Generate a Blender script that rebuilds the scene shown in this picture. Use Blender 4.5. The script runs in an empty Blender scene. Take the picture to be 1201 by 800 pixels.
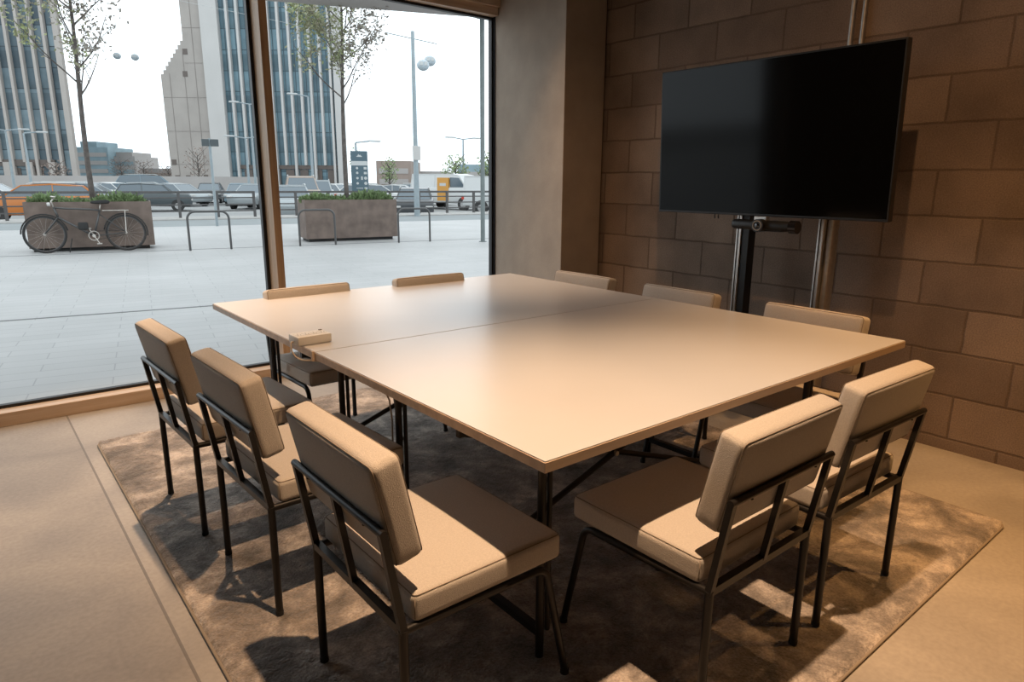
import bpy, bmesh, math, random
from mathutils import Vector, Matrix, noise
random.seed(7)
SC = bpy.context.scene
COL = SC.collection
PI = math.pi
R = math.radians

# ------------------------------------------------------------------ materials
def mat(name, col, rough=.6, metal=0., spec=.5, var=0., vscale=6., bump=0., bscale=200., col2=None, detail=4., emis=None, sheen=0.):
    m = bpy.data.materials.new(name); m.use_nodes = True
    nt = m.node_tree; n = nt.nodes; l = nt.links; b = n['Principled BSDF']
    b.inputs['Roughness'].default_value = rough; b.inputs['Metallic'].default_value = metal
    b.inputs['Specular IOR Level'].default_value = spec
    b.inputs['Base Color'].default_value = (*col, 1)
    if sheen: b.inputs['Sheen Weight'].default_value = sheen
    tc = n.new('ShaderNodeTexCoord')
    if var or col2:
        t = n.new('ShaderNodeTexNoise'); t.inputs['Scale'].default_value = vscale; t.inputs['Detail'].default_value = detail
        l.new(tc.outputs['Object'], t.inputs['Vector'])
        r = n.new('ShaderNodeValToRGB'); c2 = col2 or tuple(max(0, c * (1 - var)) for c in col)
        r.color_ramp.elements[0].position = .35; r.color_ramp.elements[1].position = .68
        r.color_ramp.elements[0].color = (*c2, 1); r.color_ramp.elements[1].color = (*(col if col2 else tuple(c * (1 + var * .4) for c in col)), 1)
        l.new(t.outputs['Fac'], r.inputs['Fac']); l.new(r.outputs['Color'], b.inputs['Base Color'])
    if bump:
        t2 = n.new('ShaderNodeTexNoise'); t2.inputs['Scale'].default_value = bscale; t2.inputs['Detail'].default_value = 3
        l.new(tc.outputs['Object'], t2.inputs['Vector'])
        bp = n.new('ShaderNodeBump'); bp.inputs['Strength'].default_value = bump; bp.inputs['Distance'].default_value = .004
        l.new(t2.outputs['Fac'], bp.inputs['Height']); l.new(bp.outputs['Normal'], b.inputs['Normal'])
    if emis:
        b.inputs['Emission Color'].default_value = (*emis[0], 1); b.inputs['Emission Strength'].default_value = emis[1]
    return m

def glass_mat(name, tint=(1, 1, 1), refl=.06, rough=0.):
    m = bpy.data.materials.new(name); m.use_nodes = True
    nt = m.node_tree; n = nt.nodes; l = nt.links; n.remove(n['Principled BSDF'])
    tr = n.new('ShaderNodeBsdfTransparent'); tr.inputs['Color'].default_value = (*tint, 1)
    gl = n.new('ShaderNodeBsdfGlossy'); gl.inputs['Roughness'].default_value = rough
    fr = n.new('ShaderNodeLayerWeight'); fr.inputs['Blend'].default_value = .12
    mp = n.new('ShaderNodeMapRange'); mp.inputs['To Min'].default_value = refl; mp.inputs['To Max'].default_value = .6
    l.new(fr.outputs['Fresnel'], mp.inputs['Value'])
    mx = n.new('ShaderNodeMixShader'); l.new(mp.outputs['Result'], mx.inputs['Fac'])
    l.new(tr.outputs[0], mx.inputs[1]); l.new(gl.outputs[0], mx.inputs[2])
    l.new(mx.outputs[0], n['Material Output'].inputs['Surface'])
    return m

def node(nt, typ, **kw):
    x = nt.nodes.new(typ)
    for k, v in kw.items():
        if k in x.inputs: x.inputs[k].default_value = v
        else: setattr(x, k, v)
    return x

def math_node(nt, op, a, b=None, c=None):
    x = nt.nodes.new('ShaderNodeMath'); x.operation = op
    for i, v in enumerate((a, b, c)):
        if v is None: continue
        if isinstance(v, (int, float)): x.inputs[i].default_value = v
        else: nt.links.new(v, x.inputs[i])
    return x.outputs[0]

def mix_col(nt, f, a, b, mode='MIX'):
    x = nt.nodes.new('ShaderNodeMix'); x.data_type = 'RGBA'; x.blend_type = mode
    for sock, v in ((x.inputs[0], f), (x.inputs[6], a), (x.inputs[7], b)):
        if isinstance(v, (int, float)): sock.default_value = v
        elif isinstance(v, tuple): sock.default_value = (*v, 1)
        else: nt.links.new(v, sock)
    return x.outputs[2]

def block_wall_mat():
    m = bpy.data.materials.new('concrete_blockwork'); m.use_nodes = True
    nt = m.node_tree; l = nt.links; b = nt.nodes['Principled BSDF']
    tc = node(nt, 'ShaderNodeTexCoord'); sp = node(nt, 'ShaderNodeSeparateXYZ'); l.new(tc.outputs['Object'], sp.inputs[0])
    wob = node(nt, 'ShaderNodeTexNoise', Scale=9.); l.new(tc.outputs['Object'], wob.inputs['Vector'])
    w = math_node(nt, 'MULTIPLY', math_node(nt, 'SUBTRACT', wob.outputs['Fac'], .5), .012)
    cb = node(nt, 'ShaderNodeCombineXYZ')
    l.new(math_node(nt, 'ADD', math_node(nt, 'ADD', sp.outputs['Y'], 9.12), w), cb.inputs[0])
    l.new(math_node(nt, 'ADD', math_node(nt, 'ADD', sp.outputs['Z'], .225 * 4 - .063), w), cb.inputs[1])
    br = node(nt, 'ShaderNodeTexBrick', Scale=1.); br.offset = .5; br.offset_frequency = 2
    br.inputs['Mortar Size'].default_value = .008; br.inputs['Mortar Smooth'].default_value = .6
    br.inputs['Brick Width'].default_value = .45; br.inputs['Row Height'].default_value = .225; br.inputs['Bias'].default_value = 0
    br.inputs['Color1'].default_value = (.29, .22, .172, 1); br.inputs['Color2'].default_value = (.21, .157, .122, 1); br.inputs['Mortar'].default_value = (.16, .118, .09, 1)
    l.new(cb.outputs[0], br.inputs['Vector'])
    n1 = node(nt, 'ShaderNodeTexNoise', Scale=3.); n1.inputs['Detail'].default_value = 6; l.new(tc.outputs['Object'], n1.inputs['Vector'])
    n2 = node(nt, 'ShaderNodeTexNoise', Scale=160.); n2.inputs['Detail'].default_value = 4; l.new(tc.outputs['Object'], n2.inputs['Vector'])
    c = mix_col(nt, .55, br.outputs['Color'], n1.outputs['Fac'], 'OVERLAY')
    c = mix_col(nt, .5, c, n2.outputs['Fac'], 'OVERLAY')
    l.new(c, b.inputs['Base Color']); b.inputs['Roughness'].default_value = .9; b.inputs['Specular IOR Level'].default_value = .2
    h = math_node(nt, 'SUBTRACT', math_node(nt, 'MULTIPLY', n2.outputs['Fac'], .25), br.outputs['Fac'])
    bp = node(nt, 'ShaderNodeBump', Strength=.45, Distance=.005); l.new(h, bp.inputs['Height']); l.new(bp.outputs['Normal'], b.inputs['Normal'])
    return m

def floor_mat():
    m = bpy.data.materials.new('polished_concrete_floor'); m.use_nodes = True
    nt = m.node_tree; l = nt.links; b = nt.nodes['Principled BSDF']
    tc = node(nt, 'ShaderNodeTexCoord'); sp = node(nt, 'ShaderNodeSeparateXYZ'); l.new(tc.outputs['Object'], sp.inputs[0])
    n1 = node(nt, 'ShaderNodeTexNoise', Scale=1.6); n1.inputs['Detail'].default_value = 7; n1.inputs['Distortion'].default_value = .6; l.new(tc.outputs['Object'], n1.inputs['Vector'])
    n2 = node(nt, 'ShaderNodeTexNoise', Scale=60.); n2.inputs['Detail'].default_value = 5; l.new(tc.outputs['Object'], n2.inputs['Vector'])
    r = node(nt, 'ShaderNodeValToRGB'); r.color_ramp.elements[0].position = .3; r.color_ramp.elements[1].position = .7
    r.color_ramp.elements[0].color = (.20, .178, .158, 1); r.color_ramp.elements[1].color = (.38, .345, .305, 1)
    l.new(n1.outputs['Fac'], r.inputs['Fac'])
    c = mix_col(nt, .25, r.outputs['Color'], n2.outputs['Fac'], 'OVERLAY')
    # saw-cut joint along the room
    d = math_node(nt, 'ABSOLUTE', math_node(nt, 'ADD', sp.outputs['X'], .585))
    j = math_node(nt, 'LESS_THAN', d, .0045)
    strip = math_node(nt, 'GREATER_THAN', sp.outputs['X'], -.585)
    c = mix_col(nt, math_node(nt, 'MULTIPLY', strip, .12), c, (.62, .58, .52))
    c = mix_col(nt, math_node(nt, 'MULTIPLY', j, .7), c, (.10, .085, .07))
    l.new(c, b.inputs['Base Color'])
    rr = math_node(nt, 'ADD', math_node(nt, 'MULTIPLY', n1.outputs['Fac'], .25), .42); l.new(rr, b.inputs['Roughness'])
    b.inputs['Specular IOR Level'].default_value = .4
    h = math_node(nt, 'SUBTRACT', math_node(nt, 'MULTIPLY', n2.outputs['Fac'], .1), j)
    bp = node(nt, 'ShaderNodeBump', Strength=.35, Distance=.003); l.new(h, bp.inputs['Height']); l.new(bp.outputs['Normal'], b.inputs['Normal'])
    return m

def rug_mat():
    m = bpy.data.materials.new('mottled_velvet_pile'); m.use_nodes = True
    nt = m.node_tree; l = nt.links; b = nt.nodes['Principled BSDF']
    tc = node(nt, 'ShaderNodeTexCoord')
    n1 = node(nt, 'ShaderNodeTexNoise', Scale=5.5); n1.inputs['Detail'].default_value = 9; n1.inputs['Roughness'].default_value = .68; n1.inputs['Distortion'].default_value = .35; l.new(tc.outputs['Object'], n1.inputs['Vector'])
    r = node(nt, 'ShaderNodeValToRGB'); r.color_ramp.elements[0].position = .36; r.color_ramp.elements[1].position = .66
    r.color_ramp.elements[0].color = (.14, .125, .112, 1); r.color_ramp.elements[1].color = (.64, .555, .485, 1)
    e = r.color_ramp.elements.new(.5); e.color = (.29, .25, .22, 1)
    l.new(n1.outputs['Fac'], r.inputs['Fac'])
    n2 = node(nt, 'ShaderNodeTexNoise', Scale=130.); n2.inputs['Detail'].default_value = 4; l.new(tc.outputs['Object'], n2.inputs['Vector'])
    c = mix_col(nt, .55, r.outputs['Color'], n2.outputs['Fac'], 'OVERLAY')
    l.new(c, b.inputs['Base Color']); b.inputs['Roughness'].default_value = .95; b.inputs['Specular IOR Level'].default_value = .1
    b.inputs['Sheen Weight'].default_value = .25; b.inputs['Sheen Roughness'].default_value = .5
    n3 = node(nt, 'ShaderNodeTexNoise', Scale=26.); n3.inputs['Detail'].default_value = 5; l.new(tc.outputs['Object'], n3.inputs['Vector'])
    h = math_node(nt, 'ADD', n3.outputs['Fac'], math_node(nt, 'MULTIPLY', n2.outputs['Fac'], .45))
    bp = node(nt, 'ShaderNodeBump', Strength=.9, Distance=.02); l.new(h, bp.inputs['Height']); l.new(bp.outputs['Normal'], b.inputs['Normal'])
    return m

def paving_mat():
    m = bpy.data.materials.new('pale_stone_paving'); m.use_nodes = True
    nt = m.node_tree; l = nt.links; b = nt.nodes['Principled BSDF']
    tc = node(nt, 'ShaderNodeTexCoord')
    br = node(nt, 'ShaderNodeTexBrick', Scale=1.); br.offset = .37; br.offset_frequency = 2
    br.inputs['Mortar Size'].default_value = .005; br.inputs['Mortar Smooth'].default_value = .2
    br.inputs['Brick Width'].default_value = .75; br.inputs['Row Height'].default_value = .2
    br.inputs['Color1'].default_value = (0.375, 0.378, 0.378, 1); br.inputs['Color2'].default_value = (0.352, 0.356, 0.357, 1); br.inputs['Mortar'].default_value = (0.27, 0.275, 0.277, 1)
    l.new(tc.outputs['Object'], br.inputs['Vector'])
    n1 = node(nt, 'ShaderNodeTexNoise', Scale=.7); n1.inputs['Detail'].default_value = 5; l.new(tc.outputs['Object'], n1.inputs['Vector'])
    c = mix_col(nt, .18, br.outputs['Color'], n1.outputs['Fac'], 'OVERLAY')
    l.new(c, b.inputs['Base Color']); b.inputs['Roughness'].default_value = .6
    return m

def wood_mat(name, c1, c2, axis='X', rough=.45):
    m = bpy.data.materials.new(name); m.use_nodes = True
    nt = m.node_tree; l = nt.links; b = nt.nodes['Principled BSDF']
    tc = node(nt, 'ShaderNodeTexCoord'); mp = node(nt, 'ShaderNodeMapping'); l.new(tc.outputs['Object'], mp.inputs['Vector'])
    mp.inputs['Scale'].default_value = {'X': (1.5, 40, 40), 'Y': (40, 1.5, 40), 'Z': (40, 40, 1.5)}[axis]
    n1 = node(nt, 'ShaderNodeTexNoise', Scale=1.); n1.inputs['Detail'].default_value = 5; l.new(mp.outputs[0], n1.inputs['Vector'])
    r = node(nt, 'ShaderNodeValToRGB'); r.color_ramp.elements[0].position = .3; r.color_ramp.elements[1].position = .7
    r.color_ramp.elements[0].color = (*c1, 1); r.color_ramp.elements[1].color = (*c2, 1)
    l.new(n1.outputs['Fac'], r.inputs['Fac']); l.new(r.outputs['Color'], b.inputs['Base Color']); b.inputs['Roughness'].default_value = rough
    return m

def facade_mat(name, cols, zsc, sc):
    # dark blue curtain-wall glazing: random panels in rows, pale reflections painted in as noise, darker spandrels
    m = bpy.data.materials.new(name); m.use_nodes = True
    nt = m.node_tree; l = nt.links; b = nt.nodes['Principled BSDF']
    tc = node(nt, 'ShaderNodeTexCoord'); sp = node(nt, 'ShaderNodeSeparateXYZ'); l.new(tc.outputs['Object'], sp.inputs[0])
    cb = node(nt, 'ShaderNodeCombineXYZ'); l.new(sp.outputs['X'], cb.inputs[0]); l.new(sp.outputs['Z'], cb.inputs[1])
    br = node(nt, 'ShaderNodeTexBrick', Scale=1.); br.offset = 0.
    br.inputs['Mortar Size'].default_value = .07; br.inputs['Brick Width'].default_value = sc; br.inputs['Row Height'].default_value = zsc
    br.inputs['Color1'].default_value = (*cols[0], 1); br.inputs['Color2'].default_value = (*cols[1], 1); br.inputs['Mortar'].default_value = (*cols[2], 1)
    l.new(cb.outputs[0], br.inputs['Vector'])
    f = math_node(nt, 'FRACT', math_node(nt, 'DIVIDE', sp.outputs['Z'], zsc * 2))
    band = math_node(nt, 'LESS_THAN', f, .4)
    n1 = node(nt, 'ShaderNodeTexNoise', Scale=.5); n1.inputs['Detail'].default_value = 4; l.new(tc.outputs['Object'], n1.inputs['Vector'])
    c = mix_col(nt, math_node(nt, 'MULTIPLY', band, .45), br.outputs['Color'], cols[2])
    c = mix_col(nt, .5, c, n1.outputs['Fac'], 'OVERLAY')
    l.new(c, b.inputs['Base Color']); b.inputs['Roughness'].default_value = .35; b.inputs['Specular IOR Level'].default_value = .3
    return m

M = dict(
 fabric=mat('woven_beige_fabric', (.55, .50, .445), .95, spec=.15, var=.10, vscale=260, bump=.5, bscale=520, sheen=.15),
 welt=mat('fabric_welt', (.27, .225, .18), .9, spec=.1),
 black=mat('black_powder_coated_steel', (.018, .016, .015), .38, .3, var=.2, vscale=30),
 rubber=mat('black_rubber', (.02, .02, .02), .8),
 laminate=mat('cream_table_laminate', (.60, .60, .61), .28, spec=.8, var=.03, vscale=2, bump=.03, bscale=400),
 ply=wood_mat('table_edge_band', (.46, .34, .25), (.60, .46, .34), 'X', .5),
 ply2=wood_mat('table_edge_band_cross', (.36, .25, .17), (.50, .36, .25), 'Y', .5),
 blocks=block_wall_mat(), floor=floor_mat(), rug=rug_mat(), paving=paving_mat(),
 concrete=mat('board_marked_concrete', (.40, .335, .275), .85, spec=.25, var=.10, vscale=5, bump=.35, bscale=60, detail=10),
 plaster=mat('dark_plaster', (.14, .12, .105), .9, var=.1),
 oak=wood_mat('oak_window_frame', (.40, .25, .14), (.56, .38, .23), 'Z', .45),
 oakh=wood_mat('oak_window_frame_horizontal', (.50, .36, .25), (.64, .50, .38), 'X', .45),  # paler than the upright oak; daylight on the sill is put into the colour
 gasket=mat('black_glazing_gasket', (.01, .01, .012), .5),
 glass=glass_mat('clear_window_glass', (.97, .985, .98), .012),
 screen=mat('black_screen_glass', (.003, .003, .003), .09, spec=.16),
 bezel=mat('black_plastic', (.008, .008, .008), .45),
 lens=mat('camera_lens_glass', (.01, .01, .012), .08, spec=.9),
 alu=mat('brushed_aluminium', (.62, .60, .57), .38, .9, var=.1, vscale=40),
 steel=mat('galvanised_conduit', (.55, .52, .48), .4, .8, var=.15, vscale=30),
 white=mat('white_plastic', (.76, .74, .70), .45, var=.04),
 greyp=mat('grey_socket_plastic', (.25, .24, .22), .5),
 cable=mat('beige_cable', (.45, .37, .28), .5),
 asphalt=mat('pale_asphalt', (0.255, 0.261, 0.261), .9, var=.12, vscale=.5),
 asphalt2=mat('cycle_lane_asphalt', (0.219, 0.240, 0.246), .9, var=.08, vscale=.8),
 kerb=mat('pale_kerb_stone', (0.340, 0.334, 0.322), .8, var=.08),
 drain=mat('drain_slot', (0.152, 0.160, 0.160), .7),
 corten=mat('weathered_brown_steel', (.165, .125, .105), .8, var=.3, vscale=4, bump=.2, bscale=80, detail=8),
 hoopm=mat('dark_steel_tube', (.09, .09, .09), .4, .6),
 railm=mat('dark_grey_railing', (0.079, 0.076, 0.076), .6, var=.2),
 bluegrey=mat('blue_grey_pole', (0.255, 0.304, 0.328), .5, var=.1),
 darkpole=mat('grey_green_column', (0.152, 0.179, 0.179), .6, var=.15),
 soil=mat('soil', (.06, .045, .03), 1.),
 leafg=mat('herb_green_leaf', (0.182, 0.258, 0.114), .7, var=.45, vscale=9),
 leaft=mat('spring_green_leaf', (0.319, 0.380, 0.167), .7, var=.35, vscale=5, col2=(0.274, 0.251, 0.182)),
 leafp=mat('pale_grey_leaf', (0.334, 0.327, 0.289), .8, var=.3, vscale=8, col2=(0.228, 0.190, 0.160)),  # greyer leaves towards one side of the crown
 bark=mat('grey_brown_bark', (0.116, 0.100, 0.091), .9, var=.35, vscale=12, bump=.4, bscale=60),
 stonepale=mat('pale_facade_panel', (0.377, 0.347, 0.322), .8, var=.06, vscale=.4),
 stonelit=mat('light_facade_panel', (0.456, 0.448, 0.437), .8, var=.04, vscale=.4),  # near white, with haze over the right tower put into the colour
 stonegrey=mat('grey_facade_panel', (0.334, 0.308, 0.285), .85, var=.10, vscale=.3, bump=.2, bscale=2),  # concrete colour lightened to stand for haze
 stoneseam=mat('facade_panel_seam', (0.228, 0.205, 0.190), .9),
 darkwin=mat('dark_window_recess', (.10, .08, .07), .5),
 fac1=facade_mat('left_tower_glazing', ((0.167, 0.228, 0.258), (0.065, 0.095, 0.114), (0.034, 0.049, 0.061)), 3.05, 2.0),  # glass colours lightened and blued in place of haze
 fac2=facade_mat('right_tower_glazing', ((0.167, 0.266, 0.312), (0.084, 0.144, 0.179), (0.049, 0.084, 0.103)), 3.0, .8),  # haze mixed into these lighter, bluer glass colours
 far=mat('distant_building_haze', (0.353, 0.334, 0.322), .9, var=.12, vscale=.15),
 farblue=mat('distant_blue_glass', (0.219, 0.304, 0.340), .6, var=.2, vscale=.3),
 farbrown=mat('distant_brown_brick', (0.280, 0.225, 0.195), .9, var=.15, vscale=.3),
 twig=mat('bare_brown_twigs', (0.219, 0.170, 0.146), .95, var=.2, vscale=1),
 fargreen=mat('distant_green_tree', (0.213, 0.268, 0.134), .9, var=.3, vscale=1),
 totem=mat('blue_grey_sign_board', (0.065, 0.110, 0.137), .5),
 signw=mat('sign_white', (0.456, 0.474, 0.474), .6),
 carglass=mat('car_window_glass', (0.076, 0.106, 0.129), .12, spec=.8),
 tyre=mat('tyre_rubber', (.03, .03, .03), .8),
 hub=mat('wheel_hub_silver', (.4, .4, .4), .4, .6),
 lampw=mat('headlamp_lens', (0.486, 0.486, 0.474), .2), lampr=mat('tail_lamp_lens', (.45, .05, .03), .3),
 orange=mat('orange_car_paint', (0.438, 0.146, 0.030), .35), dgrey=mat('dark_grey_car_paint', (0.061, 0.076, 0.082), .3), silver=mat('silver_car_paint', (0.304, 0.334, 0.347), .3, .3),
 wht=mat('white_car_paint', (0.486, 0.499, 0.499), .35), tan=mat('tan_car_paint', (0.304, 0.243, 0.201), .4), blk=mat('black_car_paint', (.05, .055, .06), .3), blue=mat('slate_blue_car_paint', (0.152, 0.213, 0.251), .35),
 orangep=mat('orange_van_panel', (0.517, 0.255, 0.049), .5), dirt=mat('dark_brown_timber', (.16, .12, .10), .9, var=.3, vscale=2),
 gond=mat('gondola_shell', (.40, .46, .50), .4),
)

# ------------------------------------------------------------------ mesh helpers
def link(name, me, m, parent=None, smooth=False):
    me.materials.append(m)
    if smooth:
        for p in me.polygons: p.use_smooth = True
    o = bpy.data.objects.new(name, me); COL.objects.link(o)
    if parent: o.parent = parent
    return o

class MB:
    def __init__(s): s.b = bmesh.new()
    def quad(s, pts):
        s.b.faces.new([s.b.verts.new(p) for p in pts]); return s
    def box(s, x0, x1, y0, y1, z0, z1, bevel=0, mtx=None, seg=2):
        t = bmesh.new(); bmesh.ops.create_cube(t, size=1)
        for v in t.verts: v.co = Vector(((v.co.x + .5) * (x1 - x0) + x0, (v.co.y + .5) * (y1 - y0) + y0, (v.co.z + .5) * (z1 - z0) + z0))
        if bevel: bmesh.ops.bevel(t, geom=t.edges[:], offset=bevel, segments=seg, profile=.5, affect='EDGES')
        if mtx: t.transform(mtx)
        s.add(t); return s
    def add(s, t):
        me = bpy.data.meshes.new('t'); t.to_mesh(me); t.free(); s.b.from_mesh(me); bpy.data.meshes.remove(me)
    def tube(s, pts, r, n=10, cap=True, square=False, up=None):
        pts = [Vector(p) for p in pts]; rs = r if isinstance(r, (list, tuple)) else [r] * len(pts)
        rings = []; prev = None
        for i, p in enumerate(pts):
            d = (pts[min(i + 1, len(pts) - 1)] - pts[max(i - 1, 0)]).normalized()
            if prev is None:
                a = Vector(up) if up else (Vector((0, 0, 1)) if abs(d.z) < .9 else Vector((1, 0, 0)))
                u = d.cross(a).normalized()
            else: u = (prev - d * prev.dot(d)).normalized()
            prev = u; w = d.cross(u)
            nn = 4 if square else n; off = PI / 4 if square else 0; k = rs[i] * (1.414 if square else 1)
            rings.append([s.b.verts.new(p + u * (k * math.cos(2 * PI * j / nn + off)) + w * (k * math.sin(2 * PI * j / nn + off))) for j in range(nn)])
        for a, c in zip(rings, rings[1:]):
            for j in range(len(a)): s.b.faces.new((a[j], a[(j + 1) % len(a)], c[(j + 1) % len(a)], c[j]))
        if cap: s.b.faces.new(rings[0][::-1]); s.b.faces.new(rings[-1])
        return s
    def ring(s, c, r, w, axis, n=28, m=8):
        # torus about centre c
        c = Vector(c); ax = Vector(axis).normalized(); u = ax.orthogonal().normalized(); v = ax.cross(u); R_ = []
        for i in range(n):
            a = 2 * PI * i / n; d = u * math.cos(a) + v * math.sin(a)
            R_.append([s.b.verts.new(c + d * (r + w * math.cos(2 * PI * j / m)) + ax * (w * math.sin(2 * PI * j / m))) for j in range(m)])
        for i in range(n):
            a, b = R_[i], R_[(i + 1) % n]
            for j in range(m): s.b.faces.new((a[j], b[j], b[(j + 1) % m], a[(j + 1) % m]))
        return s
    def cyl(s, c0, c1, r, n=20): return s.tube([c0, c1], r, n)
    def prism(s, poly, y0, y1, bevel=0, axis='y'):
        t = bmesh.new()
        f = (lambda a, b, y: (a, y, b)) if axis == 'y' else ((lambda a, b, y: (a, b, y)) if axis == 'z' else (lambda a, b, y: (y, a, b)))
        A = [t.verts.new(f(a, b, y0)) for a, b in poly]; B = [t.verts.new(f(a, b, y1)) for a, b in poly]
        t.faces.new(A[::-1]); t.faces.new(B)
        for i in range(len(A)): t.faces.new((A[i], A[(i + 1) % len(A)], B[(i + 1) % len(A)], B[i]))
        bmesh.ops.recalc_face_normals(t, faces=t.faces[:])
        if bevel: bmesh.ops.bevel(t, geom=t.edges[:], offset=bevel, segments=2, profile=.5, affect='EDGES')
        s.add(t); return s
    def sphere(s, c, r, sc=(1, 1, 1), u=14, v=9):
        t = bmesh.new(); bmesh.ops.create_uvsphere(t, u_segments=u, v_segments=v, radius=r)
        for x in t.verts: x.co = Vector((x.co.x * sc[0] + c[0], x.co.y * sc[1] + c[1], x.co.z * sc[2] + c[2]))
        s.add(t); return s
    def build(s, name, m, parent=None, smooth=False, recalc=True):
        if recalc: bmesh.ops.recalc_face_normals(s.b, faces=s.b.faces[:])
        me = bpy.data.meshes.new(name); s.b.to_mesh(me); s.b.free()
        o = link(name, me, m, parent, smooth)
        if smooth == 'auto': me.set_sharp_from_angle(angle=R(35))
        return o

def thing(name, label, cat, loc=(0, 0, 0), rz=0, group=None):
    o = bpy.data.objects.new(name, None); COL.objects.link(o); o.empty_display_size = .1
    o.location = loc; o.rotation_euler = (0, 0, rz); tag(o, label, cat, group); return o
def tag(o, label, cat, group=None, kind=None):
    o['label'] = label; o['category'] = cat
    if group: o['group'] = group
    if kind: o['kind'] = kind
    return o
def struct(o, label=None, cat=None):
    o['kind'] = 'structure'
    if label: o['label'] = label; o['category'] = cat
    return o
def copy_tree(o, parent=None):
    c = o.copy(); COL.objects.link(c); c.parent = parent
    for ch in list(o.children): copy_tree(ch, c)
    return c

def rbox_bm(hx, hy, hz, r, n=9, crown=(0, 0, 0)):
    """padded cushion: rounded box with slightly crowned faces"""
    def axis(h):
        a = [-h, -h + r * .12, -h + r * .35, -h + r * .65, -h + r]
        k = n
        return a + [(-h + r) + (2 * h - 2 * r) * i / k for i in range(1, k)] + [-x for x in a[::-1]]
    X, Y, Z = axis(hx), axis(hy), axis(hz)
    b = bmesh.new(); cache = {}
    def V(x, y, z):
        k = (round(x, 6), round(y, 6), round(z, 6))
        if k in cache: return cache[k]
        c = Vector((max(-hx + r, min(hx - r, x)), max(-hy + r, min(hy - r, y)), max(-hz + r, min(hz - r, z))))
        d = Vector((x, y, z)) - c
        p = c + d.normalized() * r if d.length > 1e-9 else Vector((x, y, z))
        fx, fy, fz = 1 - (x / hx) ** 2, 1 - (y / hy) ** 2, 1 - (z / hz) ** 2
        p.z += crown[2] * math.copysign(1, z) * (abs(z) / hz) ** 3 * (fx ** .6) * (fy ** .6) if fx > 0 and fy > 0 else 0
        p.y += crown[1] * math.copysign(1, y) * (abs(y) / hy) ** 3 * (fx ** .6) * (fz ** .6) if fx > 0 and fz > 0 else 0
        p.x += crown[0] * math.copysign(1, x) * (abs(x) / hx) ** 3 * (fy ** .6) * (fz ** .6) if fy > 0 and fz > 0 else 0
        cache[k] = b.verts.new(p); return cache[k]
    def grid(A, B, f):
        for i in range(len(A) - 1):
            for j in range(len(B) - 1):
                try: b.faces.new((f(A[i], B[j]), f(A[i + 1], B[j]), f(A[i + 1], B[j + 1]), f(A[i], B[j + 1])))
                except ValueError: pass
    for s in (-1, 1):
        grid(X, Y, lambda a, c: V(a, c, s * hz)); grid(X, Z, lambda a, c: V(a, s * hy, c)); grid(Y, Z, lambda a, c: V(s * hx, a, c))
    bmesh.ops.recalc_face_normals(b, faces=b.faces[:])
    return b
def seam_path(hx, hy, z, r, k=.3):
    rr = r * .75; ix, iy = hx - r, hy - r; pts = []
    for cx, cy, a0 in ((ix, iy, 0), (-ix, iy, 90), (-ix, -iy, 180), (ix, -iy, 270)):
        for i in range(5):
            a = R(a0 + 22.5 * i); pts.append((cx + rr * math.cos(a), cy + rr * math.sin(a), z))
    return pts + [pts[0]]

# ------------------------------------------------------------------ CAMERA
cam = bpy.data.cameras.new('camera'); co = bpy.data.objects.new('camera', cam); COL.objects.link(co)
cam.sensor_width = 36; cam.lens = 791.14 * 36 / 1201; cam.clip_end = 1500; cam.clip_start = .05
F_ = Vector((.614782, .754214, -.230660)); R_ = Vector((.776050, -.630639, .006351)); U_ = Vector((.140673, .182908, .973014))
mw = Matrix((R_, U_, -F_)).transposed().to_4x4(); mw.translation = Vector((-.92668, -1.01926, 1.34738)); co.matrix_world = mw
SC.camera = co

# ------------------------------------------------------------------ ROOM SHELL
XW, YG = 2.90, 3.60           # block wall plane, glass plane
X0, Y0, ZC = -4.2, -5.0, 4.0
struct(MB().box(X0 - .2, XW + .2, Y0 - .2, 3.66, -.2, 0).build('floor', M['floor']))
struct(MB().box(XW, XW + .2, Y0, 3.8, 0, ZC).build('wall_right', M['blocks']))
struct(MB().box(X0 - .2, X0, Y0, 3.8, 0, ZC).build('wall_left', M['plaster']))
struct(MB().box(X0 - .2, XW + .2, Y0 - .2, Y0, 0, ZC).build('wall_back', M['plaster']))
struct(MB().box(X0 - .2, XW + .2, Y0 - .2, 3.8, ZC, ZC + .2).build('ceiling', M['plaster']))
struct(MB().box(X0 - .2, -2.15, 3.52, 3.8, 0, ZC).box(-2.15, XW + .2, 3.54, 3.8, 2.80, ZC).build('wall_window', M['plaster']))
# concrete pillar in the corner, with a black strip painted in as the shadow gap against the blockwork
pb = MB().prism([(2.48, 2.60), (2.875, 2.60), (2.875, 3.8), (2.83, 3.8), (2.66, 3.63), (2.635, 3.60)], 0, ZC, .004, 'z')
struct(pb.build('wall_pillar', M['concrete']), 'board-marked concrete corner pillar between window and block wall', 'pillar')
struct(MB().box(2.875, 2.90, 2.62, 3.8, 0, ZC).build('trim_1', M['gasket']))
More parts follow.
